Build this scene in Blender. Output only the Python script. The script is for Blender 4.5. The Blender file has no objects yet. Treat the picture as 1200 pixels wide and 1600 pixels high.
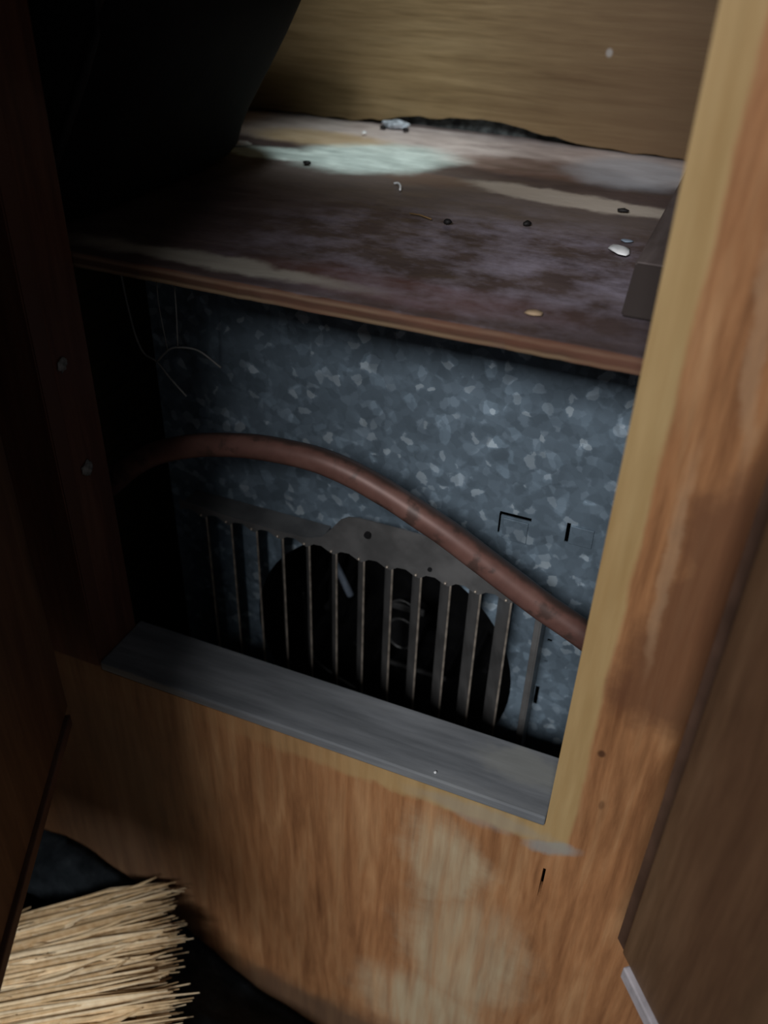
import bpy, bmesh, math, random
from mathutils import Vector, Matrix, noise
random.seed(7)
C = bpy.context.scene.collection
SC = bpy.context.scene

# ------------------------------------------------------------ camera
cd = bpy.data.cameras.new('camera'); cam = bpy.data.objects.new('camera', cd); C.objects.link(cam)
cd.sensor_fit = 'VERTICAL'; cd.sensor_height = 36.0; cd.lens = 36.0 * 1393.04 / 1600.0
cd.clip_start = 0.01; cd.clip_end = 50
cam.matrix_world = Matrix((
    (0.92343395, -0.24029993, 0.29920842, 0.36726627),
    (0.38264284, 0.51717373, -0.76558200, -0.36956193),
    (0.02922656, 0.82145437, 0.56952483, 0.47963441),
    (0, 0, 0, 1)))
cd.dof.use_dof = True; cd.dof.focus_distance = 0.57; cd.dof.aperture_fstop = 5.0
SC.camera = cam

# ------------------------------------------------------------ world, light, exposure
w = bpy.data.worlds.new('world'); SC.world = w; w.use_nodes = True
w.node_tree.nodes['Background'].inputs[0].default_value = (0.75, 0.88, 1.0, 1)
w.node_tree.nodes['Background'].inputs[1].default_value = 0.048
ld = bpy.data.lights.new('window_light', 'AREA'); ld.shape = 'RECTANGLE'; ld.size = 0.95; ld.size_y = 0.6
ld.energy = 60; ld.color = (0.98, 0.985, 1.0)
lo = bpy.data.objects.new('window_light', ld); C.objects.link(lo)
AZ, EL, DI = math.radians(1), math.radians(38), 3.0
TG = Vector((0.2, 0.0, 0.08))
LP = TG + DI * Vector((math.cos(EL) * math.sin(AZ), -math.cos(EL) * math.cos(AZ), math.sin(EL)))
lo.location = LP
lo.rotation_euler = (TG - LP).to_track_quat('-Z', 'Y').to_euler()
# spot lamp added under the cabinet top to light the back of the shelf
sd = bpy.data.lights.new('added_shelf_spot', 'SPOT'); sd.energy = 5.0; sd.color = (.90, 1.0, 1.0); sd.shadow_soft_size = .03
sd.spot_size = math.radians(31); sd.spot_blend = .9
so = bpy.data.objects.new('added_shelf_spot', sd); C.objects.link(so)
so.location = (.15, .24, .772); so.rotation_euler = (Vector((.060, .380, .2985)) - Vector((.15, .24, .772))).to_track_quat('-Z', 'Y').to_euler()
SC.view_settings.view_transform = 'Standard'; SC.view_settings.look = 'None'
SC.view_settings.gamma = 1.0; SC.view_settings.use_curve_mapping = False
SC.view_settings.exposure = 0.07


# ------------------------------------------------------------ node helper
class NT:
    def __init__(s, name, rough=0.6, metal=0.0, spec=0.3):
        s.m = bpy.data.materials.new(name); s.m.use_nodes = True
        s.t = s.m.node_tree; s.b = s.t.nodes['Principled BSDF']
        s.b.inputs['Roughness'].default_value = rough; s.b.inputs['Metallic'].default_value = metal
        s.b.inputs['Specular IOR Level'].default_value = spec
        s.co = s.t.nodes.new('ShaderNodeTexCoord').outputs['Object']

    def n(s, typ, **kw):
        return s.t.nodes.new('ShaderNode' + typ)

    def put(s, sock, v):
        if hasattr(v, 'node'): s.t.links.new(v, sock)
        elif isinstance(v, (tuple, list)) and len(v) == 3 and sock.type == 'RGBA': sock.default_value = (*v, 1)
        else: sock.default_value = v

    def math(s, op, a, b=None, clamp=False):
        q = s.n('Math'); q.operation = op; q.use_clamp = clamp; s.put(q.inputs[0], a)
        if b is not None: s.put(q.inputs[1], b)
        return q.outputs[0]

    def scale(s, v, sc, loc=(0, 0, 0)):
        q = s.n('Mapping'); s.put(q.inputs['Vector'], v); q.inputs['Scale'].default_value = sc
        q.inputs['Location'].default_value = loc; return q.outputs[0]

    def noise(s, sc=(1, 1, 1), detail=4, rough=0.55, dist=0.0, loc=(0, 0, 0)):
        q = s.n('TexNoise'); s.put(q.inputs['Vector'], s.scale(s.co, sc, loc)); q.inputs['Scale'].default_value = 1
        q.inputs['Detail'].default_value = detail; q.inputs['Roughness'].default_value = rough
        q.inputs['Distortion'].default_value = dist; return q.outputs[0]

    def ramp(s, f, stops):
        q = s.n('ValToRGB'); s.put(q.inputs[0], f); e = q.color_ramp.elements
        while len(e) < len(stops): e.new(0.5)
        for k, (p, c) in enumerate(stops):
            e[k].position = p
            if not isinstance(c, tuple): c = (c, c, c)
            e[k].color = (*c, 1)
        return q.outputs[0]

    def step(s, f, a, b):
        q = s.n('MapRange'); q.interpolation_type = 'SMOOTHSTEP'; s.put(q.inputs[0], f)
        q.inputs[1].default_value = a; q.inputs[2].default_value = b; return q.outputs[0]

    def mix(s, f, a, b, mode='MIX'):
        q = s.n('Mix'); q.data_type = 'RGBA'; q.blend_type = mode
        s.put(q.inputs[0], f); s.put(q.inputs[6], a); s.put(q.inputs[7], b); return q.outputs[2]

    def warp(s, amt, freq):
        q = s.n('TexNoise'); s.put(q.inputs['Vector'], s.co); q.inputs['Scale'].default_value = freq
        q.inputs['Detail'].default_value = 5; q.inputs['Roughness'].default_value = 0.6
        a = s.n('VectorMath'); a.operation = 'SUBTRACT'; s.put(a.inputs[0], q.outputs[1]); a.inputs[1].default_value = (.5, .5, .5)
        b = s.n('VectorMath'); b.operation = 'MULTIPLY_ADD'; s.put(b.inputs[0], a.outputs[0])
        b.inputs[1].default_value = (amt, amt, amt); s.put(b.inputs[2], s.co); return b.outputs[0]

    def blob(s, vec, c, r, soft=0.5, rot=(0, 0, 0)):
        """1 inside an ellipsoid round c with radii r, fading over soft"""
        a = s.n('VectorMath'); a.operation = 'SUBTRACT'; s.put(a.inputs[0], vec); a.inputs[1].default_value = c
        v = a.outputs[0]
        if any(rot):
            q = s.n('VectorRotate'); q.rotation_type = 'EULER_XYZ'; s.put(q.inputs[0], v)
            q.inputs['Rotation'].default_value = rot; v = q.outputs[0]
        m = s.n('VectorMath'); m.operation = 'MULTIPLY'; s.put(m.inputs[0], v)
        m.inputs[1].default_value = tuple(1 / x if x else 0 for x in r)
        l = s.n('VectorMath'); l.operation = 'LENGTH'; s.put(l.inputs[0], m.outputs[0])
        return s.step(l.outputs['Value'], 1 + soft / 2, max(0, 1 - soft / 2))

    def axis(s, k, vec=None):
        q = s.n('SeparateXYZ'); s.put(q.inputs[0], vec if vec is not None else s.co); return q.outputs[k]

    def bump(s, h, strength=0.3, dist=0.001):
        q = s.n('Bump'); q.inputs['Strength'].default_value = strength; q.inputs['Distance'].default_value = dist
        s.put(q.inputs['Height'], h); s.t.links.new(q.outputs[0], s.b.inputs['Normal'])

    def col(s, c): s.put(s.b.inputs['Base Color'], c); return s.m

    def rough(s, v): s.put(s.b.inputs['Roughness'], v)


def plain(name, c, rough=0.6, metal=0.0, var=0.25, freq=60, spec=0.3):
    t = NT(name, rough, metal, spec); f = t.noise((freq,) * 3)
    return t.col(t.mix(t.step(f, .3, .7), tuple(x * (1 - var) for x in c), tuple(min(1, x * (1 + var)) for x in c)))


def wood_base(t, sc, dark, mid, light, big=(9, 9, 4)):
    f = t.noise(sc, 6, .62, .3)
    g = t.noise(tuple(x * 4 for x in sc), 3, .6)
    c = t.ramp(f, [(.28, dark), (.5, mid), (.72, light)])
    c = t.mix(.35, c, t.ramp(g, [(.3, .45), (.65, 1.0)]), 'MULTIPLY')
    b = t.noise(big, 3)
    c = t.mix(.45, c, t.ramp(b, [(.3, .6), (.7, 1.15)]), 'MULTIPLY')
    t.bump(g, .15, .0005)
    return c


# face sheet: orange plywood with worn pale patches and the unsunned band the door lips kept pale
t = NT('face_wood', .55, 0, .3)
c = wood_base(t, (75, 75, 7), (.21, .085, .034), (.40, .185, .078), (.52, .285, .135), (14, 14, 6))
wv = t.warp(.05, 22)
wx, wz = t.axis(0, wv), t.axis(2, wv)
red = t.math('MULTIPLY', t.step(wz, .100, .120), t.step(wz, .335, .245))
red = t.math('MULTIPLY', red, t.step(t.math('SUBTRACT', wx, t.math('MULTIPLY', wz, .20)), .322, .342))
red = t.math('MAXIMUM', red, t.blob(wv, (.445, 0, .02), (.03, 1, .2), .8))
c = t.mix(t.math('MULTIPLY', red, .75), c, (.125, .052, .026))  # shadow-shaped dark area on the right stile, painted into the colour
lp = t.math('MAXIMUM', t.blob(wv, (.278, 0, -.085), (.030, 1, .045), .9), t.blob(wv, (.300, 0, -.19), (.045, 1, .075), .9))
lp = t.math('MAXIMUM', lp, t.blob(wv, (.275, 0, -.29), (.055, 1, .05), .9))
strk = t.ramp(t.noise((110, 110, 9), 4), [(.35, .35), (.65, 1.0)])
c = t.mix(t.math('MULTIPLY', t.math('MULTIPLY', lp, strk), .85), c, (.52, .43, .28))
lp2 = t.math('MAXIMUM', t.blob(t.warp(.012, 30), (.372, 0, .215), (.0035, 1, .06), .9, (0, .03, 0)), t.blob(t.warp(.02, 30), (.383, 0, .33), (.004, 1, .05), .9, (0, .12, 0)))
c = t.mix(t.math('MULTIPLY', lp2, .35), c, (.48, .32, .19))
grey = t.math('MAXIMUM', t.blob(wv, (-.02, 0, -.17), (.085, 1, .19), 1.3), t.blob(wv, (.20, 0, -.37), (.16, 1, .03), 1.2))
c = t.mix(t.math('MULTIPLY', grey, .75), c, (.085, .058, .04))
x, z = t.axis(0), t.axis(2)
xe = t.math('ADD', x, t.math('MULTIPLY', t.math('SUBTRACT', t.noise((40, 40, 18)), .5), .008))
ze = t.math('ADD', z, t.math('MULTIPLY', t.math('SUBTRACT', t.noise((60, 60, 60)), .5), .014))
rb = t.math('MULTIPLY', t.step(xe, .3585, .3545), t.step(ze, -.026, -.018))
wf = t.ramp(t.noise((90, 90, 8), 5), [(.3, (.37, .245, .10)), (.7, (.50, .36, .17))])
xm = t.step(x, .05, .30)
rb = t.math('MULTIPLY', rb, t.math('ADD', t.math('MULTIPLY', xm, .8), .05))
c = t.mix(rb, c, wf)
gs = t.math('MAXIMUM', t.blob(t.warp(.012, 50), (.347, 0, -.0225), (.017, 1, .0065), .8, (0, .33, 0)), t.math('MULTIPLY', t.blob(t.warp(.02, 40), (.300, 0, -.016), (.045, 1, .008), 1.0), .5))
c = t.mix(t.math('MULTIPLY', gs, .75), c, (.30, .31, .29))
for cx, cz, rx, rz, a in ((.3628, .0758, .0022, .0028, .8), (.3700, .033, .0016, .004, .45), (.347, -.135, .004, .01, .2)):
    c = t.mix(t.math('MULTIPLY', t.blob(t.co, (cx, 0, cz), (rx, 1, rz), .9), a), c, (.05, .02, .01))
c = t.mix(t.math('MULTIPLY', t.step(x, .006, .003), t.step(z, -.004, .004)), c, (.10, .04, .024))
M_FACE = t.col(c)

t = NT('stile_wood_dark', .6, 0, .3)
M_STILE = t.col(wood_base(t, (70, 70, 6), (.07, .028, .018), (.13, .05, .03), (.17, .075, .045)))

t = NT('sill_wood', .65, 0, .3)
c = wood_base(t, (6, 55, 55), (.12, .128, .138), (.185, .195, .208), (.24, .25, .26), (10, 30, 30))
c = t.mix(t.math('MULTIPLY', t.blob(t.warp(.03, 30), (.315, .034, 0), (.03, .014, 1), .7), .5), c, (.27, .27, .24))
M_SILL = t.col(c)

t = NT('back_wood', .5, 0, .3)
c = wood_base(t, (8, 8, 130), (.19, .125, .055), (.29, .205, .10), (.37, .27, .14), (4, 4, 16))
c = t.mix(t.math('MULTIPLY', t.blob(t.warp(.06, 12), (.36, .47, .38), (.19, 1, .3), 1.3), .8), c, (.12, .065, .032))  # shade behind the right stile painted dark on the back panel
c = t.mix(t.math('MULTIPLY', t.blob(t.co, (.2260, .4715, .376), (.0027, 1, .0032), 1.), .5), c, (.5, .5, .5))
M_BACK = t.col(c)

# shelf: dark stained ply with old pale residue and a painted light patch at the back
t = NT('shelf_wood', .42, 0, .45)
c = wood_base(t, (12, 34, 34), (.070, .047, .045), (.095, .066, .064), (.125, .092, .088), (14, 14, 14))
w1 = t.warp(.035, 24); w2 = t.warp(.04, 14)
st = t.noise((30, 70, 30), 5, .6)
grey = t.ramp(t.noise((26, 34, 26), 5, .65, .0), [(.42, 0.0), (.68, 1.0)])
c = t.mix(t.math('MULTIPLY', t.math('MULTIPLY', grey, t.blob(w2, (.2207, .1532, .2985), (.1388, .1068, 1), .9)), .9), c, (.31, .275, .34))  # cool sky sheen on the shelf painted in as purple-grey
c = t.mix(t.math('MULTIPLY', t.blob(w2, (.1887, .0784, .2985), (.0961, .0214, 1), .9), t.math('MULTIPLY', st, .7)), c, (.16, .06, .05))
c = t.mix(t.math('MULTIPLY', t.blob(w1, (.1353, .2760, .2985), (.2136, .0534, 1), .8), .5), c, (.20, .165, .15))
c = t.mix(t.blob(w1, (.1032, .4255, .2985), (.3203, .0587, 1), .45), c, t.ramp(st, [(.3, (.47, .39, .37)), (.7, (.74, .65, .61))]))
c = t.mix(t.math('MULTIPLY', t.blob(w1, (.2047, .3828, .2985), (.0747, .0320, 1), .5), .85), c, t.ramp(st, [(.35, (.13, .075, .055)), (.7, (.24, .15, .12))]))
c = t.mix(t.math('MULTIPLY', t.blob(w1, (.2474, .3048, .2985), (.0908, .0171, 1), .5, (0, 0, .12)), .9), c, (.58, .51, .43))
c = t.mix(t.math('MULTIPLY', t.blob(w1, (.1299, .3048, .2985), (.0374, .0192, 1), .6), .8), c, (.17, .11, .085))
c = t.mix(t.math('MULTIPLY', t.blob(w1, (.2687, .4095, .2985), (.0481, .0534, 1), .7), .7), c, (.50, .54, .60))
c = t.mix(t.math('MULTIPLY', t.blob(w1, (-.0035, .3934, .2985), (.0641, .0299, 1), .7), .7), c, (.52, .36, .17))
mint = t.math('MAXIMUM', t.blob(w1, (.0659, .3507, .2985), (.0662, .0481, 1), .6, (0, 0, -.5)), t.blob(w1, (-.0035, .3219, .2985), (.0587, .0192, 1), .6))
c = t.mix(t.math('MULTIPLY', mint, .95), c, t.ramp(st, [(.35, (.50, .60, .57)), (.65, (.80, .92, .87))]))  # mint tone paints in the bright pool of light on the shelf
c = t.mix(t.math('MULTIPLY', t.blob(w1, (.0819, .0699, .2985), (.0908, .0107, 1), .9), .7), c, (.50, .47, .40))
# ply layers along the front edge
zz = t.axis(2); yy = t.axis(1)
ply = t.ramp(t.math('MULTIPLY', t.math('SUBTRACT', zz, .2885), 100.0), [(.0, (0.068, 0.041, 0.024)), (.22, (0.245, 0.17, 0.102)), (.38, (0.088, 0.048, 0.031)), (.62, (0.102, 0.051, 0.034)), (.78, (0.245, 0.156, 0.102)), (1.0, (0.136, 0.068, 0.048))])
ply = t.mix(t.math('MULTIPLY', t.step(t.noise((14, 14, 80)), .4, .62), .6), ply, (.17, .075, .05))
c = t.mix(t.step(yy, .0492, .0482), c, ply)
t.bump(t.noise((70, 120, 70), 5), .4, .0012)
M_SHELF = t.col(c); t.rough(t.ramp(st, [(.3, .33), (.7, .6)]))

t = NT('galvanised_steel', .5, .35, .4)
def spangle(t, dim=.80):
    v = t.n('TexVoronoi'); v.feature = 'SMOOTH_F1'; v.inputs['Smoothness'].default_value = .35; t.put(v.inputs['Vector'], t.scale(t.warp(.012, 60), (150, 150, 150))); v.inputs['Scale'].default_value = 1
    s = t.n('SeparateColor'); t.put(s.inputs[0], v.outputs['Color'])
    v2 = t.n('TexVoronoi'); v2.feature = 'SMOOTH_F1'; v2.inputs['Smoothness'].default_value = .3; t.put(v2.inputs['Vector'], t.scale(t.warp(.01, 50), (105, 105, 105), (3, 1, 2))); v2.inputs['Scale'].default_value = 1
    s2 = t.n('SeparateColor'); t.put(s2.inputs[0], v2.outputs['Color'])
    a = t.ramp(s.outputs[0], [(.0, tuple(dim * q for q in (0.183, 0.247, 0.306))), (.7, tuple(dim * q for q in (0.268, 0.358, 0.442))), (.86, tuple(dim * q for q in (0.354, 0.461, 0.564))), (1, tuple(dim * q for q in (0.634, 0.754, 0.843)))])
    b = t.ramp(s2.outputs[1], [(.0, .75), (.75, 1.0), (1, 1.5)])
    c = t.mix(.8, a, b, 'MULTIPLY')
    d = t.noise((16, 16, 16), 4)
    return t.mix(.6, c, t.ramp(d, [(.3, .55), (.7, 1.1)]), 'MULTIPLY'), s.outputs[0]
c, h = spangle(t)
M_GALV = t.col(c); t.rough(t.ramp(h, [(0, .6), (1, .38)]))
M_GRILLE = plain('grille_metal', (.145, .142, .14), .45, .35, .25, 40, .4)
M_LIP = plain('grille_bright_edge', (.42, .36, .30), .35, .5, .35, 90, .5)
M_BLACK = plain('black_paint', (.012, .012, .013), .5, .0)
M_MOTOR = plain('motor_metal', (.10, .10, .10), .4, .5)
M_STRUT = plain('strut_metal', (.30, .36, .45), .35, .4)

t = NT('copper_pipe', .45, .12, .4)
f = t.noise((25, 25, 25), 5)
c = t.ramp(f, [(.3, (.085, .040, .032)), (.55, (.165, .080, .064)), (.75, (.21, .115, .095))])
c = t.mix(t.math('MULTIPLY', t.step(t.noise((60, 60, 60), 5), .55, .68), .7), c, (.045, .03, .025))
gn = t.n('NewGeometry'); dp = t.n('VectorMath'); dp.operation = 'DOT_PRODUCT'; t.put(dp.inputs[0], gn.outputs['Normal']); dp.inputs[1].default_value = (.25, .35, .90)
soot = t.step(t.math('ADD', dp.outputs['Value'], t.math('MULTIPLY', t.math('SUBTRACT', t.noise((70, 70, 70), 5), .5), .5)), .62, .92)
c = t.mix(t.math('MULTIPLY', soot, .8), c, (.035, .026, .022))     # dust settled along the top of the pipe
M_PIPE = t.col(c)

t = NT('black_fabric', .85, 0, .12)
t.bump(t.noise((300, 300, 300), 2), .3, .0006)
M_BAG = t.col(t.ramp(t.noise((20, 20, 20)), [(.3, (.004, .004, .0045)), (.7, (.009, .009, .010))]))
M_WELT = plain('black_piping', (.009, .009, .010), .6)
t = NT('straw', .6, 0, .3)
f = t.noise((160, 160, 160), 3); r = t.n('ObjectInfo')
at = t.n('Attribute'); at.attribute_name = 'tone'
M_STRAW = t.col(t.mix(.5, t.ramp(f, [(.25, (.50, .32, .15)), (.5, (.76, .56, .32)), (.75, (.90, .74, .50))]),
                      t.ramp(at.outputs['Fac'], [(0, (.30, .17, .065)), (.25, (.52, .34, .16)), (.5, (.80, .60, .35)), (1, (.97, .84, .60))])))
M_CORE = plain('straw_core', (.20, .12, .05), .8)
M_STICK = plain('broom_stick', (.40, .25, .11), .5)
t = NT('dark_cloth', .9, 0, .15)
c = t.ramp(t.noise((45, 45, 45), 6, .65), [(.3, (.016, .021, .025)), (.6, (.045, .056, .066)), (.78, (.10, .115, .125))])
c = t.mix(t.math('MULTIPLY', t.blob(t.warp(.05, 20), (.14, -.05, -.4), (.11, .08, 1), .9), .85), c, t.ramp(t.noise((70, 70, 70), 5, .65), [(.3, (.09, .085, .10)), (.7, (.30, .27, .32))]))
t.bump(t.noise((130, 130, 130), 5), .6, .002)
M_CLOTH = t.col(c)
t = NT('carpet', .95, 0, .1)
t.bump(t.noise((250, 250, 250), 4), .8, .003)
M_CARPET = t.col(t.ramp(t.noise((60, 60, 60), 5), [(.3, (.02, .02, .022)), (.7, (.065, .065, .07))]))
M_GAP = plain('grey_board', (.07, .08, .08), .9, 0, .7, 120)
M_CHIP = plain('white_flake', (.80, .83, .85), .5)
M_GREYDUST = plain('grey_dust', (.22, .22, .21), .9, 0, .5, 200)
M_PELLET = plain('dark_pellet', (.012, .010, .010), .6)
M_WEB = plain('web', (.11, .11, .105), .8)
M_STRIP = plain('grey_metal_strip', (.50, .47, .50), .4, .2)
M_HINGE = plain('hinge_brass', (.35, .26, .12), .35, .8)
t = NT('door_wood', .5, 0, .3)
c = wood_base(t, (65, 65, 6), (.09, .047, .024), (.15, .082, .042), (.20, .115, .062), (10, 10, 5))
c = t.mix(t.math('MULTIPLY', t.blob(t.warp(.05, 18), (.06, 0, .25), (.04, 1, .2), .9), .25), c, (.10, .035, .02))
M_DOOR = t.col(c)
M_DOORLIP = plain('door_lip_wood', (.10, .055, .038), .5, 0, .3, 25)


# ------------------------------------------------------------ mesh helpers
def tag(o, label=None, cat=None, group=None, kind=None):
    if label: o['label'] = label
    if cat: o['category'] = cat
    if group: o['group'] = group
    if kind: o['kind'] = kind
    return o

def empty(name, loc, label, cat, group=None):
    o = bpy.data.objects.new(name, None); C.objects.link(o); o.location = loc; o.empty_display_size = .02
    return tag(o, label, cat, group)

def obj(name, bm, mat, parent=None, smooth=False, at=None):
    """link a mesh whose vertices are in world coordinates (or in the frame at) under its thing"""
    me = bpy.data.meshes.new(name)
    bmesh.ops.recalc_face_normals(bm, faces=bm.faces)
    bm.to_mesh(me); bm.free(); me.materials.append(mat)
    for p in me.polygons: p.use_smooth = smooth
    o = bpy.data.objects.new(name, me); C.objects.link(o)
    if at is not None: o.matrix_world = at
    if parent is not None:
        o.parent = parent
        if at is None:
            o.location = -abs_loc(parent)
        else:
            o.matrix_local = Matrix.Translation(-abs_loc(parent)) @ at
    return o

def abs_loc(o):
    v = o.location.copy(); p = o.parent
    while p: v += p.location; p = p.parent
    return v

def recentre(o, loc):
    """give a one-mesh thing its origin at its base"""
    loc = Vector(loc)
    o.data.transform(Matrix.Translation(-loc)); o.location = loc; return o

def box(bm, x0, x1, y0, y1, z0, z1, bev=0.0):
    r = bmesh.ops.create_cube(bm, size=1)
    vs = r['verts']
    for v in vs:
        v.co = Vector(((x0 + x1) / 2 + v.co.x * (x1 - x0), (y0 + y1) / 2 + v.co.y * (y1 - y0), (z0 + z1) / 2 + v.co.z * (z1 - z0)))
    if bev:
        es = list({e for v in vs for e in v.link_edges})
        bmesh.ops.bevel(bm, geom=es, offset=bev, segments=2, affect='EDGES', profile=.5)
    return bm

def bx(*a): return box(bmesh.new(), *a)

def sweep(pts, rad, n=12, bm=None, caps=True):
    """round tube through pts; rad a number or a list"""
    bm = bm or bmesh.new(); P = [Vector(p) for p in pts]; rings = []
    up = Vector((0.13, 0.31, 0.94))
    for i, p in enumerate(P):
        d = (P[min(i + 1, len(P) - 1)] - P[max(i - 1, 0)]).normalized()
        a = d.cross(up)
        if a.length < 1e-4: a = d.cross(Vector((1, 0, 0)))
        a.normalize(); b = d.cross(a)
        r = rad[i] if isinstance(rad, (list, tuple)) else rad
        rings.append([bm.verts.new(p + r * (math.cos(2 * math.pi * k / n) * a + math.sin(2 * math.pi * k / n) * b)) for k in range(n)])
    for A, B in zip(rings, rings[1:]):
        for k in range(n): bm.faces.new((A[k], A[(k + 1) % n], B[(k + 1) % n], B[k]))
    if caps:
        bm.faces.new(rings[0]); bm.faces.new(rings[-1][::-1])
    return bm

def spline(ctrl, k=8):
    P = [Vector(p) for p in ctrl]; P = [2 * P[0] - P[1]] + P + [2 * P[-1] - P[-2]]; out = []
    for i in range(1, len(P) - 2):
        a, b, c_, d = P[i - 1:i + 3]
        for j in range(k):
            u = j / k
            out.append(.5 * ((2 * b) + (c_ - a) * u + (2 * a - 5 * b + 4 * c_ - d) * u * u + (3 * b - a - 3 * c_ + d) * u ** 3))
    out.append(P[-2]); return out

def plate_xz(poly, y0, y1, bm=None):
    """a polygon in x, z given thickness in y"""
    bm = bm or bmesh.new()
    a = [bm.verts.new((p[0], y0, p[1])) for p in poly]; b = [bm.verts.new((p[0], y1, p[1])) for p in poly]
    n = len(poly); bm.faces.new(a); bm.faces.new(b[::-1])
    for k in range(n): bm.faces.new((a[k], a[(k + 1) % n], b[(k + 1) % n], b[k]))
    return bm

def cut(bm, holes):
    """cut prisms out of a closed mesh; returns a new bmesh"""
    def tmp(b, nm):
        bmesh.ops.recalc_face_normals(b, faces=b.faces)
        m = bpy.data.meshes.new(nm); b.to_mesh(m); b.free(); o = bpy.data.objects.new(nm, m); C.objects.link(o); return o
    base = tmp(bm, 'base'); cs = [tmp(h, 'hole') for h in holes]
    for c_ in cs:
        m = base.modifiers.new('cut', 'BOOLEAN'); m.operation = 'DIFFERENCE'; m.object = c_; m.solver = 'EXACT'
    dg = bpy.context.evaluated_depsgraph_get(); me = bpy.data.meshes.new_from_object(base.evaluated_get(dg))
    out = bmesh.new(); out.from_mesh(me)
    for o in [base] + cs:
        d = o.data; bpy.data.objects.remove(o); bpy.data.meshes.remove(d)
    bpy.data.meshes.remove(me)
    return out

def disc(cx, cz, r, y0, y1, n=64):
    return plate_xz([(cx + r * math.cos(2 * math.pi * k / n), cz + r * math.sin(2 * math.pi * k / n)) for k in range(n)], y0, y1)


# ------------------------------------------------------------ floor
FZ = -.412
fl = obj('floor', bx(-1.6, 1.8, -2.2, 1.2, FZ - .05, FZ), M_CARPET); tag(fl, kind='structure')

M_BLOCKER = plain('blocker_brown', (.10, .06, .035), .6, 0, .3, 10)
tag(obj('blocker_wall_left', bx(-.48, -.4302, -2.0, .44, FZ, 1.5), M_BLOCKER), kind='structure')  # unseen wall added to block ambient light from the left

# two boxes added left of the cabinet and viewer to block light from there
blk = bx(-.43, -.055, -.42, -.0025, -.018, 1.3); box(blk, -.43, .110, -.46, -.4202, .155, .69)
tag(obj('blocker_front', blk, M_BLOCKER), kind='structure')

# ------------------------------------------------------------ cabinet
cab = empty('cabinet', (.12, .0, FZ), 'old orange wooden cabinet with both doors open and a steel heater inside', 'cabinet')
XL, XR, ZT = -.17, .43, .78
OZ = .72                                                       # top of the door opening
outer = bx(-.42, .72, 0, .012, FZ, ZT)
face = cut(outer, [bx(.0, .34, -.05, .05, -.0045, OZ), bx(.3447, .3466, -.05, .0125, -.078, -.046)])
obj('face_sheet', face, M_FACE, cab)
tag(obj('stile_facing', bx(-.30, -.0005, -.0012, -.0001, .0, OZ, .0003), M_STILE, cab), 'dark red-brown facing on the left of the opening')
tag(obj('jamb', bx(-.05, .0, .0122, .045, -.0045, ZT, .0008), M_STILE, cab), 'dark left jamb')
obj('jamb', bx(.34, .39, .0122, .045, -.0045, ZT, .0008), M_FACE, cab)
tag(obj('sill', bx(.0003, .3397, -.0003, .051, -.0042, .004, .0012), M_SILL, cab), 'dusty grey sill')
obj('bottom_rail', bx(-.05, .39, .0125, .045, -.06, -.0046), M_SILL, cab)
obj('side_panel', bx(XL - .012, XL, .0125, .496, FZ, ZT), M_BACK, cab)
obj('side_panel', bx(XR, XR + .012, .0125, .496, FZ, ZT), M_BACK, cab)
obj('cabinet_top', cut(bx(XL - .012, XR + .012, 0, .496, ZT + .0002, ZT + .014), [bx(.09, .21, .18, .30, ZT - .05, ZT + .05)]), M_BACK, cab)   # with a made-up hole above the added spot lamp
obj('outer_back', bx(XL, XR, .4885, .496, FZ, ZT), M_GAP, cab)
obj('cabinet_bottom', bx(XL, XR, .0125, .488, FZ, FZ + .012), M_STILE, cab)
# back panel with its chewed lower edge standing off the shelf
low = []
for k in range(61):
    xx = XL + .001 + (XR - XL - .002) * k / 60
    g = .0012 + .013 * math.exp(-((xx - .12) / .07) ** 2) + .004 * math.exp(-((xx - .045) / .025) ** 2)
    low.append((xx, .2990 + g + .0028 * noise.noise(Vector((xx * 60, 0, 0)))))
obj('back_panel', plate_xz([(XL + .001, ZT - .001)] + low + [(XR - .001, ZT - .001)], .4715, .477), M_BACK, cab)

# shelf with a slightly worn front edge
sb = bmesh.new(); NX, NY = 80, 40
XS = [XL + .001 + (.1685) * i / 20 for i in range(20)] + [-.0004, .0006] + [.0006 + (XR - .0016) * (i + 1) / 58 for i in range(58)]
NX = len(XS) - 1
def shelf_y(xx): return .0473 + .0012 * noise.noise(Vector((xx * 40, 3, 1))) + .0008 * noise.noise(Vector((xx * 130, 5, 1)))
top = [[None] * (NY + 1) for _ in range(NX + 1)]; bot = [[None] * 2 for _ in range(NX + 1)]
for i in range(NX + 1):
    xx = XS[i]; ye = shelf_y(xx) if xx > 0 else .0473
    for j in range(NY + 1):
        yy_ = ye + (.488 - ye) * (j / NY) ** 1.4
        zz_ = .2985 + .0007 * noise.noise(Vector((xx * 25, yy_ * 40, 0)))
        if j == 0: zz_ -= .0012 * (0.5 + noise.noise(Vector((xx * 70, 9, 0))))
        top[i][j] = sb.verts.new((xx, yy_, zz_))
    bot[i][0] = sb.verts.new((xx, ye + .0006, .2892)); bot[i][1] = sb.verts.new((xx, .488, .2892))
for i in range(NX):
    for j in range(NY): sb.faces.new((top[i][j], top[i + 1][j], top[i + 1][j + 1], top[i][j + 1]))
    sb.faces.new((bot[i][0], bot[i + 1][0], top[i + 1][0], top[i][0]))
    sb.faces.new((bot[i][1], bot[i + 1][1], bot[i + 1][0], bot[i][0]))
    sb.faces.new((top[i][NY], top[i + 1][NY], bot[i + 1][1], bot[i][1]))
tag(obj('shelf', sb, M_SHELF, cab), 'dark stained plywood shelf with pale residue and a painted light patch along the back')
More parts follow.
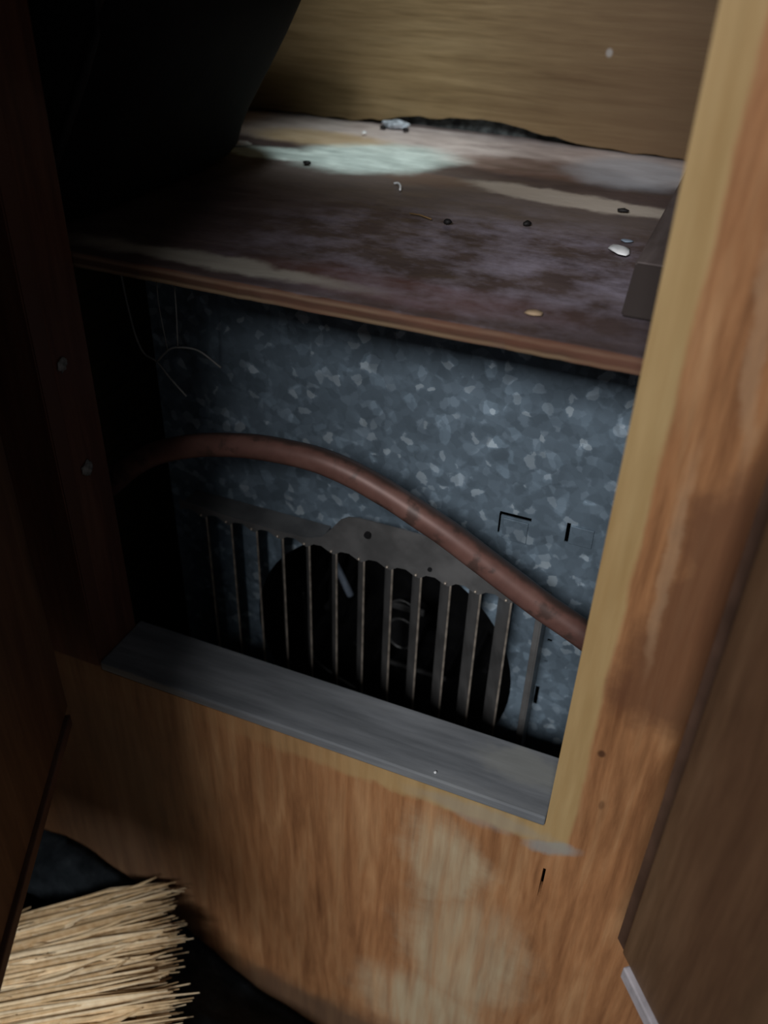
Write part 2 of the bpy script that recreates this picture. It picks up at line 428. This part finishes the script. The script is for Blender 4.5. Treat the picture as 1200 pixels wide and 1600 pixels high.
# cleat on the shelf, its front end sawn at a slant
cl = bmesh.new()
pr = [(.094, .2994), (.119, .321), (.37, .321), (.37, .2994)]
a = [cl.verts.new((.3165, y, z)) for y, z in pr]; b = [cl.verts.new((.352, y, z)) for y, z in pr]
cl.faces.new(a); cl.faces.new(b[::-1])
for k in range(4): cl.faces.new((a[k], a[(k + 1) % 4], b[(k + 1) % 4], b[k]))
bmesh.ops.bevel(cl, geom=list(cl.edges), offset=.001, segments=2, affect='EDGES')
t = NT('cleat_wood', .6, 0, .3)
c = wood_base(t, (50, 8, 50), (.09, .066, .06), (.15, .12, .115), (.19, .155, .15))
M_CLEAT = t.col(t.mix(t.step(t.axis(1), .120, .1185), c, (.035, .025, .022)))
tag(obj('cleat', cl, M_CLEAT, cab), 'brown wooden cleat with a slanted dark end')

def door(org, ang, inner, label):
    """a lipped door built flat in its own frame: x along its width, inner face on the side given"""
    m = Matrix.Translation(org) @ Matrix.Rotation(ang, 4, 'Z')
    W, H = .378, .745
    def ybox(x0, x1, a0, a1, z0, z1, bev):
        y = sorted((inner * a0, inner * a1)); return bx(x0, x1, y[0], y[1], z0, z1, bev)
    d = obj('door', ybox(0, W, -.010, 0, 0, H, .003), M_DOOR, cab, False, m); tag(d, label)
    def sub(name, bm, mat, lab=None):
        me = obj(name, bm, mat, None); me.parent = d
        if lab: tag(me, lab)
        return me
    sub('lip', ybox(.0006, W - .0006, -.0002, .0008, .0006, H - .0006, .0003), M_DOORLIP, 'darker stepped lip round the inner face')
    sub('inner_panel', ybox(.0165, W - .0165, .0007, .0095, .0165, H - .0165, .0015), M_DOOR)
    sub('edge_strip', ybox(.024, W - .03, .0009, .0125, .0060, .0160, .001), M_STRIP if inner < 0 else M_DOORLIP)
    for z in (.45, .60):
        h = bmesh.new(); sweep([(-.004, 0, z - .022), (-.004, 0, z + .022)], .004, 12, h)
        box(h, -.004, .03, *sorted((inner * .0008, inner * .0018)), z - .018, z + .018)
        sub('hinge', h, M_HINGE)
    return d
door((.398, -.040, -.028), math.radians(-52.4), -1, 'right door folded out with a grey strip along its lower edge')
door((-.018, -.0262, -.025), math.radians(-62.9), 1, 'half-open left door in shadow')

# ------------------------------------------------------------ heater behind the shelf
FY = .135
ht = empty('heater', (.19, .26, FZ + .012), 'galvanised steel heater with a slatted fan grille under the shelf', 'heater')
fx0, fx1, fz0, fz1 = -.018, .405, FZ + .013, .285
slots = [bx(.2565, .2790, FY - .02, FY + .02, .1275, .1305), bx(.2563, .2577, FY - .02, FY + .02, .112, .129),
         bx(.3032, .3058, FY - .02, FY + .02, .1185, .1345), bx(.3016, .3046, FY - .02, FY + .02, -.041, -.021),
         bx(.3040, .3075, FY - .02, FY + .02, .0265, .0292), bx(.3045, .3070, FY - .02, FY + .02, .0060, .0075)]
fp = cut(bx(fx0, fx1, FY, FY + .0012, fz0, fz1), [disc(.170, -.037, .1125, FY - .02, FY + .02)] + slots)
obj('face_panel', fp, M_GALV, ht)
cs = bmesh.new()
box(cs, fx0, fx0 + .0012, FY + .0014, .38, fz0, fz1); box(cs, fx1 - .0012, fx1, FY + .0014, .38, fz0, fz1)
box(cs, fx0 + .0014, fx1 - .0014, FY + .0014, .38, fz1 - .0012, fz1); box(cs, fx0 + .0014, fx1 - .0014, .3788, .38, fz0, fz1 - .0014)
box(cs, fx0 + .0014, fx1 - .0014, FY + .0014, .3786, fz0, fz0 + .0012)
obj('casing', cs, M_GALV, ht)
lin = bmesh.new()
box(lin, .045, .295, .30, .302, -.17, .09)
box(lin, .040, .042, FY + .002, .30, -.17, .09); box(lin, .298, .300, FY + .002, .30, -.17, .09)
box(lin, .042, .298, FY + .002, .30, .088, .09); box(lin, .042, .298, FY + .002, .30, -.172, -.17)
obj('blower_housing', lin, M_BLACK, ht)
for nm, x0, x1, z0, z1 in (('tab', .2598, .2775, .109, .1265), ('tab', .3062, .322, .119, .1335)):
    b = bx(x0, x1, FY - .0016, FY - .0004, z0, z1, .0003); obj(nm, b, M_GALV, ht)
obj('screw', disc(.168, .0995, .0026, .1082, .1109, 10), M_BLACK, ht)
obj('screw', disc(.2165, .0835, .0016, .1092, .1109, 10), M_BLACK, ht)

# grille: top flange with a raised hump and a scalloped lower edge
GY = .112; PITCH = .0226; X0 = .0967
sx = [X0 + PITCH * k for k in range(-3, 9)]
up = [(.006, .0835), (.040, .081), (.090, .0795), (.118, .0805), (.130, .0850), (.139, .0960), (.146, .1055), (.152, .1095), (.160, .1110), (.195, .1112), (.235, .110), (.262, .106), (.285, .100), (.300, .088), (.304, .078)]
lowp = [(.304, .0742)]
for xs in reversed(sx):
    lowp += [(xs + .0016, .0742), (xs - .0012, .0722), (xs - .0042, .0728), (xs - .0118, .0768), (xs - .0185, .0762)]
lowp += [(.006, .0742)]
fg = plate_xz(up + lowp, GY - .0012, GY)
obj('grille_flange', fg, M_GRILLE, ht)
obj('flange_return', bx(.006, .127, GY + .0001, FY - .0002, .0775, .0787, .0003), M_GRILLE, ht)
sl_me = None
for k, xs in enumerate(sx):
    if sl_me is None:
        s = bmesh.new()
        q = [(-.0140, .0212), (-.0132, .0222), (.0006, .0006), (-.0004, -.0002)]
        lo_ = [s.verts.new((x_, y_, -.185)) for x_, y_ in q]; hi = [s.verts.new((x_, y_, 0)) for x_, y_ in q]
        s.faces.new(lo_); s.faces.new(hi[::-1])
        for i in range(4): s.faces.new((lo_[i], lo_[(i + 1) % 4], hi[(i + 1) % 4], hi[i]))
        o = obj('slat', s, M_GRILLE, ht); sl_me = o.data
        lp_ = bmesh.new(); sweep([(.0002, -.0006, -.185), (.0002, -.0006, -.0005)], .00085, 8, lp_)
        e = obj('slat_lip', lp_, M_LIP, None); lip_me = e.data
    else:
        o = bpy.data.objects.new('slat', sl_me); C.objects.link(o); o.parent = ht
        e = bpy.data.objects.new('slat_lip', lip_me); C.objects.link(e)
    o.location = Vector((xs, GY + .0006, .0738)) - ht.location
    e.parent = o
    tb = bmesh.new(); bmesh.ops.create_uvsphere(tb, u_segments=8, v_segments=6, radius=.0012)
    n_ = obj('slat_rivet', tb, M_LIP, None, True); n_.parent = o; n_.location = (-.0035, -.0022, .0008)
for xa, xb, ya in ((.2960, .3000, .1125), (.3000, .3012, .1125)):
    obj('grille_side', bx(xa, xb, ya, FY - .0002, -.11, .073, .0003), M_GRILLE, ht)

# motor in the hole
mt = obj('motor', sweep([(.1715, .185, -.057), (.1715, .215, -.057)], .017, 28), M_BLACK, ht, False)
def ring(cx, cy, cz, R, r, a0=0, a1=360):
    pts = [(cx + R * math.cos(math.radians(a)), cy, cz + R * 1.25 * math.sin(math.radians(a))) for a in [a0 + (a1 - a0) * k / 28 for k in range(29)]]
    return sweep(pts, r, 8)
for cz, a0, a1 in ((-.057, 0, 360), (-.036, 15, 165)):
    q = obj('motor_ring', ring(.1715, .184, cz, .0135, .0011, a0, a1), M_MOTOR, None); q.parent = mt
q = obj('motor_bracket', bx(.154, .190, .1865, .190, -.033, -.027, .0008), M_MOTOR, None); q.parent = mt
q = obj('motor_bracket', bx(.158, .215, .1865, .190, -.101, -.098, .0006), M_MOTOR, None); q.parent = mt
obj('strut', sweep([(.1035, .19, -.003), (.1195, .19, -.0355)], .0032, 10), M_STRUT, ht)
obj('wire', sweep(spline([(.082, .17, -.03), (.080, .18, -.085), (.082, .185, -.115), (.092, .187, -.132), (.118, .19, -.147), (.145, .19, -.156), (.2, .19, -.16)], 8), .0014, 8), M_MOTOR, ht, True)
wl = bmesh.new()
for k in range(26):
    a_ = 2 * math.pi * k / 26
    p = Vector((.170 + .098 * math.cos(a_), 0, -.037 + .098 * math.sin(a_)))
    sweep([(p.x, .215, p.z), (p.x, .285, p.z)], .003, 6, wl)
sweep([(.17, .285, -.037), (.17, .289, -.037)], .102, 40, wl)
obj('fan_wheel', wl, M_BLACK, ht)

# ------------------------------------------------------------ pipe arching across the opening
pp = [(-.150, .0775, -.035), (-.095, .0775, .045), (-.050, .0765, .088), (-.0270, .076, .1095), (-.0060, .076, .1305), (.0190, .076, .1485), (.0485, .076, .1615), (.0745, .076, .1690), (.0995, .076, .1738), (.1238, .076, .1757),
      (.1470, .076, .1755), (.1700, .076, .1712), (.1925, .076, .1638), (.2150, .076, .1543), (.2376, .076, .1440), (.2602, .076, .1317), (.2828, .076, .1192), (.3055, .076, .1068), (.3317, .076, .0945), (.362, .076, .078), (.392, .076, .062)]
pc = spline(pp, 5)
pr_ = []
for i, p in enumerate(pc):
    pr_.append(.0082 + .0012 * max(0, min(1, (p.x - .03) / .25)) + .00025 * noise.noise(p * 60))
pb = sweep(pc, pr_, 20)
p_ = obj('pipe', pb, M_PIPE, None, True); recentre(p_, (.12, .076, .06))
tag(p_, 'reddish copper pipe arching across the opening in front of the heater', 'pipe')

# ------------------------------------------------------------ black bag on the shelf
bg = bmesh.new(); rings = []
prof = [(0.3002, -0.0463, 0.03), (0.3009, -0.0356, 0.018), (0.3036, -0.0276, 0.009), (0.3112, -0.0212, 0.004), (0.3252, -0.0148, 0.001), (0.3391, -0.0078, 0), (0.3706, 0.0125, 0), (0.3932, 0.0274, 0), (0.4148, 0.0413, 0), (0.4309, 0.0456, 0.003), (0.4437, 0.0392, 0.01), (0.4533, 0.0199, 0.026), (0.4587, -0.0121, 0.05), (0.4608, -0.0463, 0.075)]
NB = 56
for z_, xr, ins in prof:
    x0_, x1_ = -.162 + ins, xr; y0_, y1_ = .0525 + ins, .314 - ins * .8
    cx_, cy_ = (x0_ + x1_) / 2, (y0_ + y1_) / 2; rgv = []
    for k in range(NB):
        a_ = 2 * math.pi * k / NB; ca, sa = math.cos(a_), math.sin(a_); ex = .42
        px_ = cx_ + (x1_ - x0_) / 2 * math.copysign(abs(ca) ** ex, ca); py_ = cy_ + (y1_ - y0_) / 2 * math.copysign(abs(sa) ** ex, sa)
        nn = .0035 * noise.noise(Vector((px_ * 14, py_ * 14, z_ * 14))) if z_ > .32 else 0
        rgv.append(bg.verts.new((px_ + nn * .4, py_ + nn, z_)))
    rings.append(rgv)
for A, B in zip(rings, rings[1:]):
    for k in range(NB): bg.faces.new((A[k], A[(k + 1) % NB], B[(k + 1) % NB], B[k]))
bg.faces.new(rings[0][::-1]); bg.faces.new(rings[-1])
corner = []
for rgv in rings[2:-2]:
    corner.append(max(rgv, key=lambda v: v.co.x - v.co.y).co.copy() + Vector((.0012, -.0012, 0)))
corner2 = [max(rgv, key=lambda v: v.co.x + v.co.y).co.copy() + Vector((.0005, .0005, 0)) for rgv in rings[2:-2]]
bag = empty('bag', (-.08, .18, .3002), 'bulging black bag standing on the left of the shelf', 'bag')
obj('bag_body', bg, M_BAG, bag, True)
obj('piping', sweep(corner, .003, 8), M_WELT, bag, True)

# ------------------------------------------------------------ dark cloth heaped on the floor against the cabinet
def lerp(tab, v):
    for (a_, b_), (c_, d_) in zip(tab, tab[1:]):
        if v <= c_: return b_ + (d_ - b_) * max(0, (v - a_)) / (c_ - a_)
    return tab[-1][1]
HT = [(-.40, -.30), (-.25, -.245), (-.113, -.262), (-.05, -.272), (-.0035, -.286), (.0375, -.322), (.109, -.375), (.177, -.397), (.26, -.406), (.34, -.4085)]
cm = bmesh.new(); GX, GYn = 90, 44; gv = []
def cloth_z(x_, y_):
    h = lerp(HT, x_); f = max(0, 1 + y_ / .36)
    z_ = FZ + .003 + (h - FZ - .003) * (f * f * (3 - 2 * f))
    k = max(0, min(1, -y_ / .08)); k = k * k * (3 - 2 * k); e = max(0, min(1, (.26 - x_) / .10)) * max(0, min(1, (y_ + .34) / .12)) * max(0, min(1, (x_ + .1) / .1))
    z_ += max(0, -.310 - z_) * k * e
    amp = min(1, (z_ - FZ) / .05)
    z_ += amp * (.010 * noise.noise(Vector((x_ * 16 + y_ * 9, y_ * 22, 1))) + .005 * noise.noise(Vector((x_ * 45, y_ * 40, 4))))
    z_ += amp * .012 * math.exp(-((x_ + .075 + y_ * .3) / .03) ** 2)
    return max(z_, FZ + .002)
for i in range(GX + 1):
    x_ = -.38 + .72 * i / GX; col_ = []
    for j in range(GYn + 1):
        y_ = -.0016 - .34 * j / GYn + (.012 * noise.noise(Vector((x_ * 14, 2, 7))) - .008) * j / GYn
        xj = x_ + .015 * noise.noise(Vector((y_ * 12, x_ * 3, 5))) * (1 if 0 < i < GX else 2)
        zc = cloth_z(xj, y_)
        if -.14 < xj < .15 and y_ < -.035:                       # pressed down where the broom lies on it
            zc = min(zc, -.302)
        col_.append(cm.verts.new((xj, y_, zc)))
    gv.append(col_)
for i in range(GX):
    for j in range(GYn): cm.faces.new((gv[i][j], gv[i + 1][j], gv[i + 1][j + 1], gv[i][j + 1]))
r_ = bmesh.ops.solidify(cm, geom=list(cm.faces), thickness=.0015)
co_ = obj('floor_cloth', cm, M_CLOTH, None, True); recentre(co_, (0, -.15, FZ))
tag(co_, 'crumpled dark grey cloth heaped on the floor against the cabinet base', 'cloth')

# ------------------------------------------------------------ straw broom lying on the cloth
A = Vector((.845, .535, 0)).normalized(); B = Vector((A.y, -A.x, 0)); T = Vector((.092, -.088, 0)); ZB = -.245
br = empty('broom', tuple(T - A * .2 + Vector((0, 0, -.30))), 'pale straw broom lying on the dark cloth, bristles towards the cabinet', 'broom')
bb = bmesh.new(); tone = bb.loops.layers.float_color.new('tone') if False else None
tl = []
NS = 1700
for k in range(NS):
    layer = random.random() ** 1.8                                # 0 = top of the head
    u = random.uniform(-1, 1)
    lat = u * .105
    thick = .046 * (1 - .25 * abs(u) ** 3)
    zt = ZB - layer * thick - .004 * abs(u) ** 4
    tipv = random.gauss(-.004, .006) - .010 * layer + .006 * math.sin(lat * 90) + (random.uniform(.004, .016) if random.random() < .04 else 0)
    short = random.random() < .62                                  # shorter straws give the broken surface
    if short: tipv -= random.uniform(0, .24)
    L = random.uniform(.05, .11) if short else .34
    sp = random.gauss(0, .010); lift = random.gauss(0, .003) + (.003 if random.random() < .15 else 0)
    ph, fr, am = random.uniform(0, 6), random.uniform(4, 9), random.uniform(.0006, .0028)
    pts = []
    for i in range(7):
        q = i / 6
        along = tipv - L * (1 - q)
        wid = lat * (.55 + .45 * (1 + min(along, 0) / .36))
        p = T + A * along + B * (wid + sp * q ** 3 * .5 + am * math.sin(fr * q + ph)) + Vector((0, 0, zt + lift * q ** 2 - .004 * (1 - q) + am * .8 * math.sin(fr * .8 * q + ph * 2)))
        pts.append(p)
    r0 = random.uniform(.0014, .0034)
    for p in pts:
        if p.y > -.006: p.y = -.006 - random.random() * .004
    v0 = len(bb.verts)
    sweep(pts, [r0 * .5, r0 * .9, r0, r0, r0 * .9, r0 * .65, r0 * .2], 4, bb, False)
    tl += [random.betavariate(1.4, 1.2)] * (len(bb.verts) - v0)
ob = obj('bristles', bb, M_STRAW, br, True); tag(ob, kind='stuff')
at_ = ob.data.attributes.new('tone', 'FLOAT', 'POINT')
at_.data.foreach_set('value', tl)
core = bmesh.new(); cv = []
for s_, wd in ((-.35, .05), (-.2, .07), (-.03, .09)):
    for zc_ in (ZB - .010, ZB - .040):
        for sg in (-1, 1): cv.append(core.verts.new(T + A * s_ + B * (sg * wd) + Vector((0, 0, zc_))))
for i in (0, 4):
    a0, a1, b0, b1, c0, c1, d0, d1 = cv[i:i + 8]
    core.faces.new((a0, a1, c1, c0)); core.faces.new((b0, d0, d1, b1)); core.faces.new((a0, c0, d0, b0)); core.faces.new((a1, b1, d1, c1))
core.faces.new((cv[0], cv[2], cv[3], cv[1])); core.faces.new((cv[8], cv[9], cv[11], cv[10]))
obj('bristle_core', core, M_CORE, br)
hb = bmesh.new()
sweep([T - A * .33 + Vector((0, 0, ZB - .024)), T - A * .36 + Vector((0, 0, ZB - .024)), T - A * .42 + Vector((0, 0, ZB - .024)), T - A * .46 + Vector((0, 0, ZB - .024))], [.045, .04, .022, .016], 20, hb)
obj('binding', hb, M_STRAW, br, True)
obj('broom_handle', sweep([T - A * .45 + Vector((0, 0, ZB - .024)), T - A * .585 + Vector((0, 0, ZB - .018))], .012, 16), M_STICK, br, True)

# ------------------------------------------------------------ small litter
def lump(name, loc, size, mat, label, cat, group=None, rot=0, seed=1, rough=.3, sub=2):
    bm = bmesh.new(); bmesh.ops.create_icosphere(bm, subdivisions=sub, radius=1)
    for v in bm.verts:
        f = 1 + rough * noise.noise(v.co * 1.3 + Vector((seed * 3.1, seed, 0)))
        v.co = Vector((v.co.x * f * size[0], v.co.y * f * size[1], max(v.co.z, -.6) * f * size[2]))
    bmesh.ops.rotate(bm, verts=bm.verts, cent=(0, 0, 0), matrix=Matrix.Rotation(rot, 3, 'Z'))
    mn = min(v.co.z for v in bm.verts)
    for v in bm.verts: v.co.z -= mn
    o = obj(name, bm, mat, None, True); o.location = loc
    return tag(o, label, cat, group)

SZ = .2992
lump('paint_flake', (.2967, .2012, SZ), (.0062, .0100, .0016), M_CHIP, 'white paint flake lying on the shelf beside the wooden cleat', 'flake', rot=.5, seed=2)
lump('paint_flake', (.2976, .2237, SZ), (.0042, .0030, .0008), plain('bluegrey_flake', (.20, .25, .31), .5), 'blue-grey sliver just behind the white flake near the cleat', 'flake', rot=.2, seed=3)
lump('dropping', (.1816, .2033, SZ), (.0030, .0024, .0022), M_PELLET, 'dark pellet in the middle of the shelf, left of two', 'dropping', 'dark pellets on the shelf', .3, 4)
lump('dropping', (.2303, .2260, SZ), (.0034, .0022, .0020), M_PELLET, 'dark pellet in the middle of the shelf, right of two', 'dropping', 'dark pellets on the shelf', .9, 5)
lump('dropping', (.0293, .2987, SZ), (.0034, .0026, .0020), M_PELLET, 'dark pellet on the pale mint patch near the black bag', 'dropping', 'dark pellets on the shelf', .1, 6)
lump('dropping', (.2832, .2899, SZ), (.0042, .0020, .0016), M_PELLET, 'dark crumb at the edge of the pale strip near the cleat', 'dropping', 'dark pellets on the shelf', .1, 7)
lump('plaster_clump', (.0413, .4607, SZ), (.0120, .0055, .0040), plain('grey_plaster', (.40, .45, .50), .7, 0, .5, 160), 'grey plaster clump lying by the foot of the back panel', 'plaster', rot=.05, seed=8, rough=.6, sub=3)
for xx, yy2, sd in ((.0312, .4522, 9), (.0536, .4538, 10)):
    lump('dropping', (xx, yy2, SZ), (.0030, .0030, .0022), M_PELLET, 'dark pellet in front of the grey plaster clump, ' + ('left' if sd == 9 else 'right') + ' one', 'dropping', 'dark pellets on the shelf', .4, sd)
lump('paint_chip', (.0253, .4223, SZ), (.0022, .0028, .0018), M_CHIP, 'tiny white chip on the shelf just in front of the plaster clump', 'chip', seed=11)
lump('paint_chip', (-.0532, .3326, SZ), (.0110, .0080, .0012), M_CHIP, 'pale chip lying beside the back corner of the black bag', 'chip', rot=.6, seed=12)
lump('paint_chip', (.2638, .0047, .0042), (.0011, .0011, .0009), M_CHIP, 'tiny white speck on the grey sill', 'chip', seed=13)
lump('wood_crumb', (.2741, .0763, SZ), (.0050, .0032, .0012), plain('tan_crumb', (.38, .27, .17), .7), 'tan wood crumb near the front edge of the shelf', 'crumb', rot=.2, seed=14)
cr = obj('curled_shaving', sweep(spline([(.1128, .2787, .2998), (.1166, .2771, .3008), (.1209, .2707, .3006), (.1235, .2637, .2999)], 6), .0009, 6), M_CHIP, None, True)
recentre(cr, (.1182, .2717, .2989)); tag(cr, 'thin white curled shaving in the middle of the shelf', 'shaving')
cr = obj('straw_bit', sweep([(.1513, .2114, .3002), (.1598, .2103, .3004), (.1694, .2055, .3002)], .0005, 6), M_CORE, None, True)
recentre(cr, (.1598, .2098, .2994)); tag(cr, 'short straw bit on the shelf left of the dark pellet', 'straw')

# ------------------------------------------------------------ cobwebs under the shelf
wb = empty('cobweb', (.045, .06, .2303), 'dusty cobweb strands hanging from the shelf underside at left', 'cobweb')
for pts, r_ in (([(.0215, .06, .2893), (.0236, .06, .2638), (.0265, .06, .2451), (.0311, .06, .2342), (.0402, .06, .2303), (.0486, .06, .2209), (.060, .06, .210)], .0007),
                ([(.0402, .06, .2303), (.0496, .06, .2397), (.0576, .06, .2435), (.0725, .06, .2443), (.088, .06, .236)], .0007),
                ([(.0600, .06, .2893), (.0595, .06, .2706), (.0576, .06, .2435)], .0005), ([(.048, .06, .2893), (.047, .06, .27), (.0496, .06, .2397)], .0004)):
    obj('strand', sweep(spline(pts, 5), r_, 6), M_WEB, wb, True)
for xx, yy2, zz2, s_, lab in ((.0006, .024, .160, .0050, 'grey dust tuft stuck on the left jamb beside the pipe'), (.0006, .0190, .2373, .0042, 'small grey dust tuft stuck high on the left jamb')):
    bm = bmesh.new(); bmesh.ops.create_icosphere(bm, subdivisions=3, radius=1)
    for v in bm.verts:
        f = 1 + .6 * noise.noise(v.co * 2.2 + Vector((zz2 * 40, 1, 0)))
        v.co = Vector((abs(v.co.x) * f * .0012, v.co.y * f * s_, v.co.z * f * s_))
    o = obj('dust_tuft', bm, M_GREYDUST, None, True); o.location = (xx, yy2, zz2); tag(o, lab, 'dust')
